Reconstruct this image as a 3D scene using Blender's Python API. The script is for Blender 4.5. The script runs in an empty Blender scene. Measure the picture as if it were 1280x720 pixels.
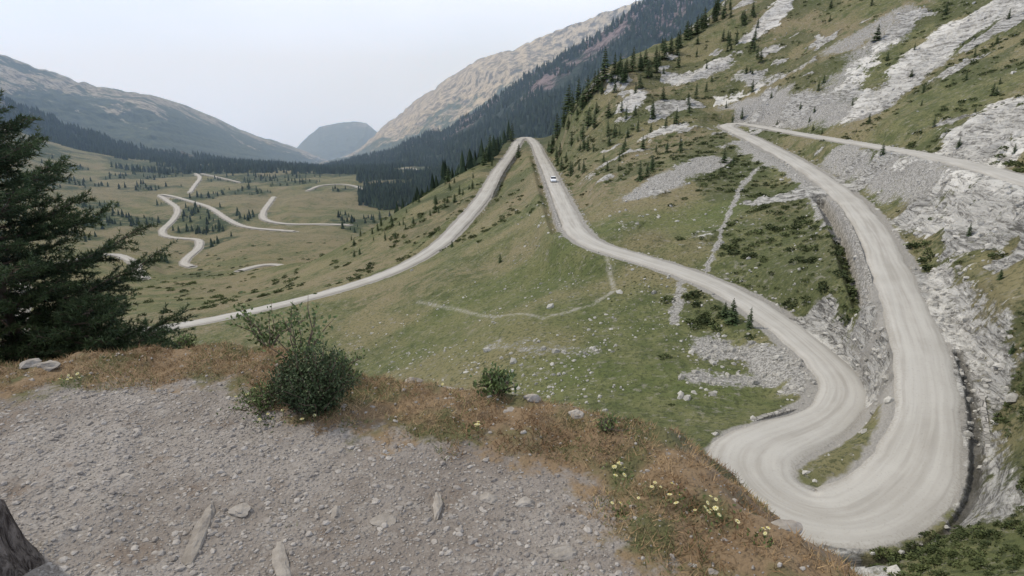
import bpy, math, numpy as np
from mathutils import Vector
rng=np.random.default_rng(7)
scene=bpy.context.scene
# Survey helpers: the valley was "surveyed" from the viewpoint; every station is a sight line plus a true
# distance, converted here to world metres (origin = viewpoint eye height, +Y down the valley, Z up).
PITCH=math.radians(16); FP=800.0
cp,sp=math.cos(PITCH),math.sin(PITCH)
def ray(u,v):
    a=(np.asarray(u,float)-640)/FP; b=(360-np.asarray(v,float))/FP
    d=cp+b*sp
    return a/d,(-sp+b*cp)/d
def P(u,v,y):
    s,h=ray(u,v); return np.array([s*y,y,h*y])
# ---------- noise
def _h(ix,iy,seed):
    n=np.sin(ix*127.1+iy*311.7+seed*74.7)*43758.5453
    return n-np.floor(n)
def vn(x,y,seed=0):
    ix=np.floor(x);iy=np.floor(y);fx=x-ix;fy=y-iy
    fx=fx*fx*(3-2*fx);fy=fy*fy*(3-2*fy)
    a=_h(ix,iy,seed);b=_h(ix+1,iy,seed);c=_h(ix,iy+1,seed);d=_h(ix+1,iy+1,seed)
    return (a+(b-a)*fx)*(1-fy)+(c+(d-c)*fx)*fy
def fbm(x,y,o=4,seed=0):
    t=0;a=.5;s=0
    for i in range(o):
        t=t+a*vn(x,y,seed+i);s+=a;a*=.5
        x,y=(x*1.6-y*1.2)+13.1,(x*1.2+y*1.6)+7.7
    return t/s-.5
def ridged(x,y,o=4,seed=0):
    t=0;a=.5;s=0
    for i in range(o):
        t=t+a*(1-np.abs(2*vn(x,y,seed+i)-1));s+=a;a*=.5
        x,y=(x*1.6-y*1.2)+3.1,(x*1.2+y*1.6)+17.7
    return t/s
def sst(a,b,x):
    t=np.clip((x-a)/(b-a),0,1); return t*t*(3-2*t)
# ---------- mesh helpers
def make_mesh(name,V,F,mats,smooth=True,attrs=None,midx=None):
    V=np.asarray(V,np.float32);F=np.asarray(F,np.int32)
    me=bpy.data.meshes.new(name)
    me.vertices.add(len(V)); me.vertices.foreach_set('co',V.ravel())
    k=F.shape[1]
    me.loops.add(F.size); me.loops.foreach_set('vertex_index',F.ravel())
    me.polygons.add(len(F)); me.polygons.foreach_set('loop_start',np.arange(0,F.size,k,dtype=np.int32))
    me.update(calc_edges=True)
    me.polygons.foreach_set('use_smooth',np.full(len(F),smooth))
    if midx is not None: me.polygons.foreach_set('material_index',np.asarray(midx,np.int32))
    for m in mats: me.materials.append(m)
    for n,a in (attrs or {}).items():
        at=me.attributes.new(n,'FLOAT','POINT'); at.data.foreach_set('value',np.asarray(a,np.float32).ravel())
    me.update()
    ob=bpy.data.objects.new(name,me); scene.collection.objects.link(ob)
    return ob
class MB:
    def __init__(s): s.V=[];s.F=[];s.M=[];s.S=[];s.n=0
    def add(s,V,F,mat=0,shade=.5):
        V=np.asarray(V,float).reshape(-1,3);F=np.asarray(F,int)
        s.V.append(V);s.F.append(F+s.n);s.M.append(np.full(len(F),mat))
        s.S.append(np.broadcast_to(np.asarray(shade,float),(len(V),)).copy());s.n+=len(V)
    def tube(s,pts,rad,k=6,mat=0,shade=.5):
        pts=np.asarray(pts,float);n=len(pts)
        t=np.gradient(pts,axis=0);t/=np.linalg.norm(t,axis=1)[:,None]+1e-9
        ref=np.array([0.3,0.2,1.]) if abs(t[0][2])<.8 else np.array([1,.1,0.])
        a=np.cross(t,ref);a/=np.linalg.norm(a,axis=1)[:,None]+1e-9;b=np.cross(t,a)
        an=np.arange(k)*2*np.pi/k
        R=pts[:,None,:]+np.asarray(rad)[:,None,None]*(a[:,None,:]*np.cos(an)[None,:,None]+b[:,None,:]*np.sin(an)[None,:,None])
        i=np.arange(n-1)[:,None]*k;j=np.arange(k)[None,:];j2=(j+1)%k
        q=np.stack([i+j,i+j2,i+k+j2,i+k+j],-1).reshape(-1,4)
        s.add(R.reshape(-1,3),np.concatenate([q[:,[0,1,2]],q[:,[0,2,3]]]),mat,shade)
    def leaves(s,p,d,L,w,mat=0,shade=.5,diamond=False):
        n=len(p);d=d/(np.linalg.norm(d,axis=1)[:,None]+1e-9)
        r=rng.normal(size=(n,3));pe=np.cross(d,r);pe/=np.linalg.norm(pe,axis=1)[:,None]+1e-9
        L=np.broadcast_to(L,(n,))[:,None];w=np.broadcast_to(w,(n,))[:,None]
        sh=np.broadcast_to(shade,(n,))
        if diamond:
            V=np.stack([p,p+d*L*.5+pe*w,p+d*L,p+d*L*.5-pe*w],1);b=np.arange(n)[:,None]*4
            F=np.concatenate([b+np.array([[0,1,2]]),b+np.array([[0,2,3]])]);s.add(V,F,mat,np.repeat(sh,4))
        else:
            V=np.stack([p-pe*w,p+pe*w,p+d*L],1);b=np.arange(n)[:,None]*3
            s.add(V,b+np.array([[0,1,2]]),mat,np.repeat(sh,3))
    def arrays(s): return np.concatenate(s.V),np.concatenate(s.F)
    def build(s,name,mats,smooth=False):
        return make_mesh(name,np.concatenate(s.V),np.concatenate(s.F),mats,smooth,{'shade':np.concatenate(s.S)},np.concatenate(s.M))
def grid_faces(nr,nc):
    i=np.arange(nr-1)[:,None]*nc;j=np.arange(nc-1)[None,:]
    return np.stack([i+j,i+j+1,i+nc+j+1,i+nc+j],-1).reshape(-1,4)
def scatter(baseV,baseF,pos,scale,rotz,jit=0):
    n=len(pos);nv=len(baseV)
    B=np.broadcast_to(baseV,(n,nv,3)).copy()
    if jit: B*=1+rng.uniform(-jit,jit,(n,nv,1))
    B*=np.asarray(scale).reshape(n,-1)[:,None,:]
    c,s_=np.cos(rotz)[:,None],np.sin(rotz)[:,None]
    x=B[:,:,0]*c-B[:,:,1]*s_;y=B[:,:,0]*s_+B[:,:,1]*c
    V=np.stack([x,y,B[:,:,2]],-1)+pos[:,None,:]
    F=(baseF[None]+(np.arange(n)*nv)[:,None,None]).reshape(-1,3)
    return V.reshape(-1,3),F
g=(1+5**.5)/2
ICO=np.array([(-1,g,0),(1,g,0),(-1,-g,0),(1,-g,0),(0,-1,g),(0,1,g),(0,-1,-g),(0,1,-g),(g,0,-1),(g,0,1),(-g,0,-1),(-g,0,1)])/math.sqrt(1+g*g)
ICF=np.array([(0,11,5),(0,5,1),(0,1,7),(0,7,10),(0,10,11),(1,5,9),(5,11,4),(11,10,2),(10,7,6),(7,1,8),(3,9,4),(3,4,2),(3,2,6),(3,6,8),(3,8,9),(4,9,5),(2,4,11),(6,2,10),(8,6,7),(9,8,1)])
def rocks(name,pos,size,mat,flat=.6,jit=.28):
    n=len(pos);sc=np.stack([size*rng.uniform(.7,1.4,n),size*rng.uniform(.6,1.1,n),size*flat*rng.uniform(.6,1.3,n)],1)
    V,F=scatter(ICO,ICF,pos,sc,rng.uniform(0,6.3,n),jit)
    return make_mesh(name,V,F,[mat],False,{'shade':np.repeat(rng.random(n),12)})
# ---------- material DSL
class Mat:
    def __init__(s,name,rough=.9):
        s.m=bpy.data.materials.new(name);s.m.use_nodes=True;s.t=s.m.node_tree;s.N=s.t.nodes;s.L=s.t.links
        s.b=s.N['Principled BSDF'];s.b.inputs['Roughness'].default_value=rough
        s.b.inputs['Specular IOR Level'].default_value=.2
        s.tc=s.N.new('ShaderNodeTexCoord').outputs['Object']
    def put(s,sock,v):
        if hasattr(v,'is_output'): s.L.new(v,sock)
        elif isinstance(v,(tuple,list)) and len(v)==3 and sock.type=='RGBA': sock.default_value=(*v,1)
        else: sock.default_value=v
    def noise(s,scale,det=4,rough=.55,dist=0,vec=None):
        n=s.N.new('ShaderNodeTexNoise');n.inputs['Scale'].default_value=scale;n.inputs['Detail'].default_value=det
        n.inputs['Roughness'].default_value=rough;n.inputs['Distortion'].default_value=dist
        s.L.new(vec or s.tc,n.inputs['Vector']);return n.outputs['Fac']
    def vor(s,scale,feat='F1',vec=None):
        n=s.N.new('ShaderNodeTexVoronoi');n.feature=feat;n.inputs['Scale'].default_value=scale
        s.L.new(vec or s.tc,n.inputs['Vector']);return n
    def mapv(s,scale,rot=(0,0,0)):
        n=s.N.new('ShaderNodeMapping');n.inputs['Scale'].default_value=scale;n.inputs['Rotation'].default_value=rot
        s.L.new(s.tc,n.inputs['Vector']);return n.outputs[0]
    def attr(s,name):
        n=s.N.new('ShaderNodeAttribute');n.attribute_name=name;return n.outputs['Fac']
    def math(s,op,a,b=0,c=0):
        n=s.N.new('ShaderNodeMath');n.operation=op
        s.put(n.inputs[0],a);s.put(n.inputs[1],b);s.put(n.inputs[2],c);return n.outputs[0]
    def ss(s,v,a,b):
        n=s.N.new('ShaderNodeMapRange');n.interpolation_type='SMOOTHSTEP'
        s.put(n.inputs[0],v);n.inputs[1].default_value=a;n.inputs[2].default_value=b;return n.outputs[0]
    def mix(s,f,a,b):
        n=s.N.new('ShaderNodeMix');n.data_type='RGBA'
        s.put(n.inputs[0],f);s.put(n.inputs[6],a);s.put(n.inputs[7],b);return n.outputs[2]
    def bump(s,h,st=.5,dist=.1,nrm=None):
        n=s.N.new('ShaderNodeBump');n.inputs['Strength'].default_value=st;n.inputs['Distance'].default_value=dist
        s.L.new(h,n.inputs['Height'])
        if nrm: s.L.new(nrm,n.inputs['Normal'])
        return n.outputs[0]
    def out(s,col,nrm=None):
        s.put(s.b.inputs['Base Color'],col)
        if nrm: s.L.new(nrm,s.b.inputs['Normal'])
        return s.m
def simple(name,c,rough=.6,metal=0):
    m=Mat(name,rough);m.b.inputs['Metallic'].default_value=metal
    n=m.noise(8,3);return m.out(m.mix(n,tuple(x*.85 for x in c),tuple(min(1,x*1.15) for x in c)))
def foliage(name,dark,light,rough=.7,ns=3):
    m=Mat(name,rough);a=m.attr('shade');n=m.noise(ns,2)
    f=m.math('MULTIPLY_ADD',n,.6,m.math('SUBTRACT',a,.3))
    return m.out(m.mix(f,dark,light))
def stone(name,dark,light,ns=6,bd=.02):
    m=Mat(name,.9);a=m.attr('shade');n=m.noise(ns,4,.7)
    f=m.math('MULTIPLY_ADD',a,.5,m.math('MULTIPLY',m.ss(n,.3,.7),.5))
    return m.out(m.mix(f,dark,light),m.bump(n,.7,bd))
# ---------- roads
R_up=[(1500,300,45),(1400,262,55),(1280,225,73),(1220,208,88),(1150,192,108),(1080,180,132),(1000,167,165),(950,158,190),(920,154,200),(908,157,197),(918,163,186),(950,178,162),(1000,205,135),(1050,240,108),(1085,280,85),(1110,330,70),(1135,390,57),(1155,450,48),(1162,510,43),(1150,570,38.5),(1110,622,35),(1055,650,33),(995,640,34),(945,608,37),(930,572,40.3),(965,550,43),(1010,535,45.5),(1048,512,48.5),(1055,490,51),(1045,465,55),(1010,432,61.5),(970,400,69),(930,374,76),(890,354,82.5),(840,335,90),(790,320,96.5),(745,306,104),(720,288,115),(708,265,136),(697,240,168),(686,215,215),(676,195,282),(669,180,350),(660,172,385),(650,174,378),(640,190,330),(622,215,270),(605,245,219),(580,275,194),(550,305,178),(510,330,168),(460,350,161),(400,368,156),(330,385,153),(260,400,150),(200,410,149),(130,417,148),(60,415,152),(20,402,165),(25,385,190),(30,368,230),(15,352,270),(-60,345,300)]
R_v1=[(-60,345,300),(20,340,320),(90,325,370),(140,317,400),(165,326,385),(172,340,345),(180,348,330)]
R_v2=[(300,338,350),(330,330,372),(352,331,372),(365,337,352),(420,345,300)]
R_v3=[(437,281,540),(400,280,545),(360,280,548),(332,275,565),(329,265,620),(338,252,690),(342,246,730)]
R_v4=[(368,289,515),(310,284,535),(285,274,570),(262,259,640),(240,252,690),(215,245,730),(199,243,750),(208,250,715),(222,261,640),(216,275,590),(203,287,545),(206,295,520),(228,298,508),(248,299,500),(248,310,460),(236,320,430),(229,330,400),(240,333,392)]
R_v5=[(385,238,760),(400,232,800),(425,230,820),(445,233,800),(458,240,740)]
R_v6=[(237,241,765),(243,232,830),(250,222,920),(244,217,980)]
R_v7=[(252,217,980),(275,222,925),(300,228,870)]
R_v8=[(500,211,1020),(515,210,1040),(530,216,960)]
def catmull(pts,step):
    p=np.array([P(*q) for q in pts]); p=np.vstack([2*p[0]-p[1],p,2*p[-1]-p[-2]]);out=[]
    for i in range(1,len(p)-2):
        a,b,c,d=p[i-1:i+3];n=max(2,int(np.linalg.norm(c-b)/step)+1)
        for t in np.arange(n)/n:
            out.append(.5*((2*b)+(-a+c)*t+(2*a-5*b+4*c-d)*t*t+(-a+3*b-3*c+d)*t**3))
    out.append(p[-2]);return np.array(out)
roads=[(R_up,2.15,1.2),(R_v1,2.6,5),(R_v2,2.4,5),(R_v3,2.6,5),(R_v4,2.6,5),(R_v5,2.6,5),(R_v6,2.4,6),(R_v7,2.2,6),(R_v8,2.6,6)]
# ---------- terrain controls
C=[]
for r,_,_ in roads: C+=list(r)
C+=[(640,400,82),(640,480,63),(850,520,49),(480,420,108),(450,470,90),(560,350,125),(640,300,135),(650,240,195),(560,430,88),(740,430,70),(850,450,62),(760,380,82),(700,340,105),(950,480,56),(660,210,260),(620,330,128),(300,440,120),(100,450,125),(-100,470,120),
(500,262,260),(560,225,285),(600,205,310),(635,180,400),(430,305,255),(380,328,300),(330,360,230),(200,380,200),(100,385,200),(250,350,290),(150,355,300),
(675,158,330),(720,125,285),(750,97,262),(800,68,300),(870,32,330),(900,5,350),(1000,-60,330),(1280,0,170),(1280,-100,240),(1100,0,230),(1000,50,240),(1000,100,200),(900,100,235),(900,140,212),(850,200,150),(850,150,205),(850,100,250),(850,280,112),(950,205,143),(950,260,108),(950,320,88),(1020,300,85),(1020,350,72),(1030,400,64),(1000,235,120),(760,270,125),(760,210,175),(760,150,225),(720,200,215),(720,160,250),(690,170,330),
(1200,400,52),(1250,400,48),(1280,300,62),(1200,300,68),(1280,245,71),(1150,240,90),(1200,250,82),(1250,600,33),(1200,650,30.5),(1250,700,26),(1280,500,40),(1225,500,42.5),(1400,400,40),(1400,600,28),(1500,300,46),(1080,215,118),(1100,140,155),(1200,150,120),(1280,150,105),(1280,80,130),(1180,60,175),(1500,100,100),(1500,0,130),
(1100,712,28.5),(1000,712,29.5),(900,650,33.5),(860,580,39.5),(800,540,46),(1035,560,40.5),(1090,520,44.5),(1100,440,50),
(640,600,40),(400,600,50),(640,800,20),(1000,900,15),(1300,850,15),(200,600,60),(200,800,26),(-200,600,60),
(100,300,480),(80,210,900),(100,240,700),(0,250,560),(-200,250,500),(-200,150,900),(0,160,1100),(300,205,1250),(450,215,1050),(300,310,440),(200,340,370),(400,300,450),(270,240,780),(180,215,1000),(370,215,1050),(430,260,640),
(460,260,650)]
ctrl=[]
for (u,v,y) in C:
    s,h=ray(u,v);ctrl.append((s,math.log(y),h))
def W(x,y,z): ctrl.append((x/y,math.log(y),z/y))
for s in (-1.3,-.9,-.5,0,.5,.9,1.3):
    W(s*4,4,-5.0 if s<0 else -7); W(s*10,10,-5.8 if s<-.3 else (-8.5 if s<.3 else -12))
    for yy,hh in ((1700,-.10),(2700,-.105)): ctrl.append((s,math.log(yy),hh))
for s,y,z in ((-.1,420,-85),(-.05,450,-70),(-.12,600,-105),(0,600,-90),(.05,500,-55),(-.2,420,-90),(.02,900,-90),(.2,600,10),(.3,800,40),(.6,800,150),(.5,500,100),(1,500,150),(.9,250,70),(.03,430,-45),(.1,900,-60)): W(s*y,y,z)
ctrl=np.array(ctrl);QS=.7
cx=np.stack([ctrl[:,0],ctrl[:,1]*QS],1)
def phi(a,b):
    d2=((a[:,None,:]-b[None])**2).sum(-1);return np.sqrt(d2+.02**2)
n=len(cx);A=np.zeros((n+3,n+3));A[:n,:n]=phi(cx,cx)-np.eye(n)*.0015
A[:n,n]=1;A[:n,n+1:]=cx;A[n:,:n]=A[:n,n:].T
wts=np.linalg.solve(A,np.r_[ctrl[:,2],0,0,0])
def H(s,q):
    p=np.stack([np.ravel(s),np.ravel(q)*QS],1);o=np.empty(len(p))
    for i in range(0,len(p),20000):
        c=p[i:i+20000];o[i:i+20000]=phi(c,cx)@wts[:n]+wts[n]+c@wts[n+1:]
    return o.reshape(np.shape(s))
def hit(u,v,y0=24,y1=1500):
    s,h=ray(u,v);ys=np.geomspace(y0,y1,500);hh=H(np.full(500,s),np.log(ys))
    k=np.argmax(hh>=h);
    if hh[k]<h: k=int(np.argmax(hh))
    return s*ys[k],ys[k]
# ---------- terrain sheet
S=np.concatenate([np.linspace(-1.5,-.88,30)[:-1],np.linspace(-.88,.0,240)[:-1],np.linspace(0,.92,380),np.linspace(.92,1.6,35)[1:]])
Q=np.concatenate([np.linspace(math.log(3.2),math.log(24),50)[:-1],np.linspace(math.log(24),math.log(450),540)[:-1],np.linspace(math.log(450),math.log(2600),220)])
Sc=np.linspace(-1.5,1.6,240);Qc=np.linspace(Q[0],Q[-1],300)
Hc=H(*np.meshgrid(Sc,Qc))
tmp=np.array([np.interp(S,Sc,r) for r in Hc])
fi=np.interp(Q,Qc,np.arange(300));i0=np.minimum(fi.astype(int),298);ft=(fi-i0)[:,None]
Hg=tmp[i0]*(1-ft)+tmp[i0+1]*ft
Yg=np.exp(Q)[:,None]*np.ones_like(S)[None];Xg=Yg*S[None];Zg=Hg*Yg
shape=Xg.shape;X=Xg.ravel();Y=Yg.ravel();Z=Zg.ravel().copy()
def caps(lst,rough=1.5,fr=.8):
    m=np.zeros_like(X)
    for (u1,v1,u2,v2,r,val) in lst:
        a=np.array(hit(u1,v1));b=np.array(hit(u2,v2));ab=b-a
        k=np.nonzero((np.abs(X-(a[0]+b[0])/2)<abs(ab[0])/2+3*r)&(np.abs(Y-(a[1]+b[1])/2)<abs(ab[1])/2+3*r))[0]
        t=np.clip(((X[k]-a[0])*ab[0]+(Y[k]-a[1])*ab[1])/(ab@ab+1e-6),0,1)
        d=np.hypot(X[k]-a[0]-t*ab[0],Y[k]-a[1]-t*ab[1])
        d=d+r*rough*fbm(X[k]/r*fr,Y[k]/r*fr,5,5)
        m[k]=np.maximum(m[k],val*(1-sst(r*.2,r*1.6,d)))
    return m
slab=caps([(1098,132,1180,62,7,1),(1180,62,1290,-5,11,1),(1215,190,1300,130,9,1),(1170,330,1225,440,2.2,.7),(1150,268,1270,292,2.4,.8),(815,172,845,162,5,1),(945,45,985,5,5,1),(850,105,900,82,5,.9),(785,135,800,122,5,.9),(1020,400,1075,470,2,.8),(1060,110,1100,60,4,.8),(900,130,940,118,4,.8),(1180,250,1240,262,2.5,.8)],2.3,1.4)
rock=caps([(1095,135,1180,60,8,1),(1180,60,1290,-5,10,1),(1210,185,1290,140,8,1),(1160,330,1230,460,2.6,.8),(1140,262,1280,300,3,.8),(1235,480,1245,640,1.6,.7),(815,172,845,162,5,1),(1010,385,1075,470,2.5,.9),(940,45,985,5,6,.9),(850,105,900,85,6,.9),(785,135,800,122,5,.9),(920,100,1000,90,4,.7),(740,110,770,100,4,.7),(1000,130,1060,120,4,.7)])
scree=caps([(800,245,890,205,5,1),(905,440,1010,465,3.5,1),(920,135,1080,140,6,.9),(925,180,1000,228,2.5,1),(1000,228,1060,290,2.2,1),(1040,195,1250,240,3,.8),(842,405,850,360,.8,.8),(1060,60,1130,20,7,.7),(1040,120,1110,40,6,.7),(620,435,740,440,2,.5),(1080,300,1110,440,1.6,.9),(880,475,1000,480,2,.8),(990,500,1010,480,1.5,.8),(1180,480,1230,640,1.5,.7)],2.0)
scree=np.maximum(scree,caps([(882,334,897,308,.6,1),(897,308,903,285,.6,1),(903,285,918,255,.6,1),(918,255,926,236,.7,1),(926,236,945,216,.9,1)],1.8,.6)*.85)
trail=caps([(522,378,575,388,.35,1),(575,388,620,396,.35,1),(620,396,680,398,.35,1),(680,398,740,382,.35,1),(740,382,768,364,.35,1),(768,364,758,328,.3,1)],1.2,.4)
dry=caps([(735,245,790,200,9,1),(480,300,560,260,18,.5),(960,130,1010,60,15,.6),(250,300,420,300,60,.8),(860,190,760,190,8,.6),(300,250,420,250,50,.8),(100,240,200,230,60,.7),(820,110,900,110,12,.5),(560,345,640,320,7,.5)])
lush=caps([(770,280,880,270,8,1),(700,470,940,490,7,.9),(560,400,700,340,12,.7),(600,420,800,400,10,.5)])
dark=caps([(985,245,1040,330,8,.8),(870,380,980,400,4,.8),(860,200,890,175,6,.8),(1200,690,1270,640,2,.8),(1100,210,1180,220,5,.8),(700,200,760,160,14,.7),(960,260,960,340,8,.6),(580,290,640,230,12,.6),(460,290,560,240,20,.6)],2.2)
hs=sst(.02,.16,X/Y)*sst(38,60,Y)*sst(0,6,Z-(-24.5))
hs=np.maximum(hs,sst(.5,.62,X/Y))
hn=fbm(X/14,Y/14,5,81)
rock=np.maximum(rock,hs*sst(.11,.2,fbm(X/10,Y/10,5,91))*.8)
dark=np.maximum(dark,hs*sst(.0,.12,hn)*.9)
dry=np.maximum(dry,sst(.0,.13,fbm(X/26,Y/26,4,95))*.85*sst(60,180,Y))
wood=sst(260,420,Y)*sst(.06,.14,fbm(X/45,Y/70,5,141)+.1*sst(600,1000,Y)+.12*sst(-.3,-.05,X/Y))
wood=np.maximum(wood,sst(170,230,Y)*sst(-.25,-.1,X/Y)*(1-sst(-.05,.05,X/Y))*sst(.0,.14,fbm(X/12,Y/12,4,143))*.7)
# relief
far=sst(120,400,Y);nearm=sst(8,30,Y)
Z+=nearm*(.6*fbm(X/9,Y/9,4,1)+.2*fbm(X/1.7,Y/1.7,3,9))+far*(3.0*fbm(X/55,Y/55,4,3))*sst(200,500,Y)
Z+=sst(300,600,Y)*7*(ridged(X/130,Y/130,4,23)-.6)
Z+=hs*sst(90,180,Y)*2.6*(ridged(X/22,Y/22,4,21)-.5)
Z+=rock*(.9*(ridged(X/5+Y/9,Y/3.2,4,33)-.45)+.7*fbm(X/2.5,Y/2.5,3,34))*np.clip(Y/60,.5,2.0)+scree*.25*fbm(X/.9,Y/.9,3,40)*np.clip(Y/60,1,3)
Z+=slab*1.6*(ridged(X/4-Y/7,Y/2.5+X/9,4,35)-.4)*sst(60,110,Y)
# carve roads
K=np.zeros_like(X);Wt=np.zeros_like(X);Zt=np.zeros_like(X);Dm=np.full_like(X,1e3)
RC=[]
for pts,hw,step in roads:
    c=catmull(pts,step)
    for _ in range(6): c[1:-1]=.25*c[:-2]+.5*c[1:-1]+.25*c[2:]
    RC.append(c);w=hw
    seg=c if step>2 else c[::2]
    for i in range(0,len(seg)-1,8):
        sub=seg[i:i+9];pad=9+.03*sub[:,1].max()
        idx=np.nonzero((X>sub[:,0].min()-pad)&(X<sub[:,0].max()+pad)&(Y>sub[:,1].min()-pad)&(Y<sub[:,1].max()+pad))[0]
        if not len(idx): continue
        x=X[idx];y=Y[idx]
        for j in range(len(sub)-1):
            a=sub[j];ab=sub[j+1]-a
            t=np.clip(((x-a[0])*ab[0]+(y-a[1])*ab[1])/(ab[0]**2+ab[1]**2+1e-9),0,1)
            d=np.hypot(x-a[0]-t*ab[0],y-a[1]-t*ab[1])
            ww=1/(d*d+.1)**3;Wt[idx]+=ww;Zt[idx]+=ww*(a[2]+t*ab[2])
            flat=w+.5+.006*y;bl=2.2+.02*y
            K[idx]=np.maximum(K[idx],1-sst(0,1,(d-flat)/bl));Dm[idx]=np.minimum(Dm[idx],d-w)
zr=np.where(Wt>0,Zt/np.maximum(Wt,1e-12),0)
drop=.08+.0006*Y
Z=Z*(1-K)+(zr-drop+.1*fbm(X/1.2,Y/1.2,3,50)*sst(.2,1.5,Dm))*K
verge=(1-sst(.2,1.6,Dm+.8*fbm(X/1.5,Y/1.5,3,60)))
hpC=P(1000,610,36.5)
def road_idx(st):
    p=P(*st);return int(np.argmin(np.linalg.norm(RC[0]-p,axis=1)))
def frame(c,side=1):
    t=np.gradient(c[:,:2],axis=0);t/=np.linalg.norm(t,axis=1)[:,None];return t,np.stack([-t[:,1],t[:,0]],1)*side
def roadwid(c): return 2.15+1.0*(1-sst(4,14,np.hypot(c[:,0]-hpC[0],c[:,1]-hpC[1])))
i,j=road_idx((1150,435,50)),road_idx((1020,648,33.5));cD=RC[0][i:j];tD,nD=frame(cD,1);wD=roadwid(cD)
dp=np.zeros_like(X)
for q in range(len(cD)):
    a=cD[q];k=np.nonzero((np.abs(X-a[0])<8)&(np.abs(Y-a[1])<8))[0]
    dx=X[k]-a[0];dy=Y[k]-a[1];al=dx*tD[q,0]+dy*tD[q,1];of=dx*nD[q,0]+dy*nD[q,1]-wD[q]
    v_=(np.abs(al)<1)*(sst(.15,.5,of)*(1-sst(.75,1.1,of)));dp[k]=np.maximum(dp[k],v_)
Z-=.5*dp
# retaining walls
stone_m=Mat('dry_stone',.95);vv=stone_m.vor(2.2);v2=stone_m.vor(2.2,'DISTANCE_TO_EDGE')
sep=stone_m.N.new('ShaderNodeSeparateXYZ');stone_m.L.new(vv.outputs['Color'],sep.inputs[0])
sc_=stone_m.mix(sep.outputs[0],(.22,.21,.19),(.4,.38,.35));sc_=stone_m.mix(stone_m.ss(v2.outputs['Distance'],.0,.06),(.11,.1,.09),sc_)
stone_m=stone_m.out(sc_,stone_m.bump(stone_m.ss(v2.outputs['Distance'],0,.12),.8,.08))
def taper(ln): 
    k=np.arange(ln);return 1-np.clip(np.minimum(k,ln-1-k)/5,0,1)
wallspec=[((1055,245,104),(1128,372,60),-1,.2,2.4),((676,195,282),(718,286,116),1,.15,1.3),((945,562,42),(1052,505,49.5),1,.1,.9),((640,190,330),(605,245,219),1,.3,1.4)]
for sa,sb,side,top,bot in wallspec:
    i,j=sorted((road_idx(sa),road_idx(sb)));c=RC[0][i:j+1]
    t,nr=frame(c,side);wd=roadwid(c)+.1
    prof=[(0,-.3),(0,top),(.42,top*.9),(.42+.22*bot,-bot-.6)]
    V=[];ln=len(c);tp=fbm(np.arange(ln)*.8,np.zeros(ln),3,4)*.35
    dens=np.arange(ln)
    for o,zz in prof:
        V.append(np.column_stack([c[:,:2]+nr*(wd+o+.1*fbm(dens*.9,dens*0+o,2,2))[:,None],c[:,2]+zz+(tp if zz>0 else 0)-taper(ln)*.9]))
    V=np.array(V);make_mesh('stone_retaining_wall',V.reshape(-1,3),grid_faces(4,ln),[stone_m],False)
    if bot>1.2:
        for q in range(0,ln-1):
            a=c[q];k=np.nonzero((np.abs(X-a[0])<6)&(np.abs(Y-a[1])<6))[0]
            dx=X[k]-a[0];dy=Y[k]-a[1];al=dx*t[q,0]+dy*t[q,1];of=dx*nr[q,0]+dy*nr[q,1]
            mk=(np.abs(al)<1.2)&(of>2.75)&(of<4.8);kk=k[mk];Z[kk]=np.minimum(Z[kk],a[2]-bot*(1-sst(3.6,4.8,of[mk])*.5))
V=[];ln=len(cD);dens=np.arange(ln)
for o,zz in ((1.05,-.5),(1.1,.12),(1.42,.14),(1.5,-.4)):
    V.append(np.column_stack([cD[:,:2]+nD*(wD+o+.12*fbm(dens*.5,dens*0,2,2))[:,None],cD[:,2]+zz+.1*fbm(dens*.7,dens*0+3,2,6)-taper(ln)*.9]))
make_mesh('ditch_kerb',np.array(V).reshape(-1,3),grid_faces(4,ln),[stone_m],False)
Zf=Z.reshape(shape)
def ground(x,y):
    x=np.asarray(x,float);y=np.asarray(y,float)
    fs=np.interp(x/y,S,np.arange(len(S)));fq=np.interp(np.log(y),Q,np.arange(len(Q)))
    a=np.minimum(fs.astype(int),len(S)-2);b=np.minimum(fq.astype(int),len(Q)-2);ta=fs-a;tb=fq-b
    return (Zf[b,a]*(1-ta)+Zf[b,a+1]*ta)*(1-tb)+(Zf[b+1,a]*(1-ta)+Zf[b+1,a+1]*ta)*tb
def samp(F_,x,y):
    fs=np.rint(np.interp(x/y,S,np.arange(len(S)))).astype(int);fq=np.rint(np.interp(np.log(y),Q,np.arange(len(Q)))).astype(int)
    return F_.reshape(shape)[fq,fs]
# terrain material
m=Mat('alpine_ground',.95)
n1=m.noise(.05,4);n2=m.noise(.35,4,.6);n3=m.noise(2.2,4,.7);n4=m.noise(9,2,.6)
gcol=m.mix(m.ss(n2,.35,.65),(.076,.088,.034),(.142,.142,.064))
gcol=m.mix(m.ss(n1,.43,.61),gcol,(.182,.16,.085))
gcol=m.mix(m.math('MULTIPLY',m.attr('lush'),.6),gcol,m.mix(n3,(.066,.09,.025),(.13,.155,.05)))
br=m.mix(n3,(.15,.115,.068),(.265,.225,.142))
gcol=m.mix(m.math('MULTIPLY',m.attr('dry'),m.ss(n2,.35,.58)),gcol,br)
gcol=m.mix(m.math('MULTIPLY',m.ss(n3,.49,.6),.65),gcol,(.034,.043,.019))
nb=m.noise(.9,5,.75)
dk=m.ss(m.math('MULTIPLY_ADD',m.attr('dark'),.3,m.math('MULTIPLY_ADD',n3,.6,m.math('MULTIPLY',n2,.4))),.62,.76)
gcol=m.mix(m.math('MULTIPLY',dk,.75),gcol,m.mix(n4,(.034,.044,.018),(.08,.092,.037)))
gcol=m.mix(m.math('MULTIPLY',m.ss(nb,.54,.66),.6),gcol,m.mix(n4,(.155,.14,.115),(.31,.29,.255)))
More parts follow.
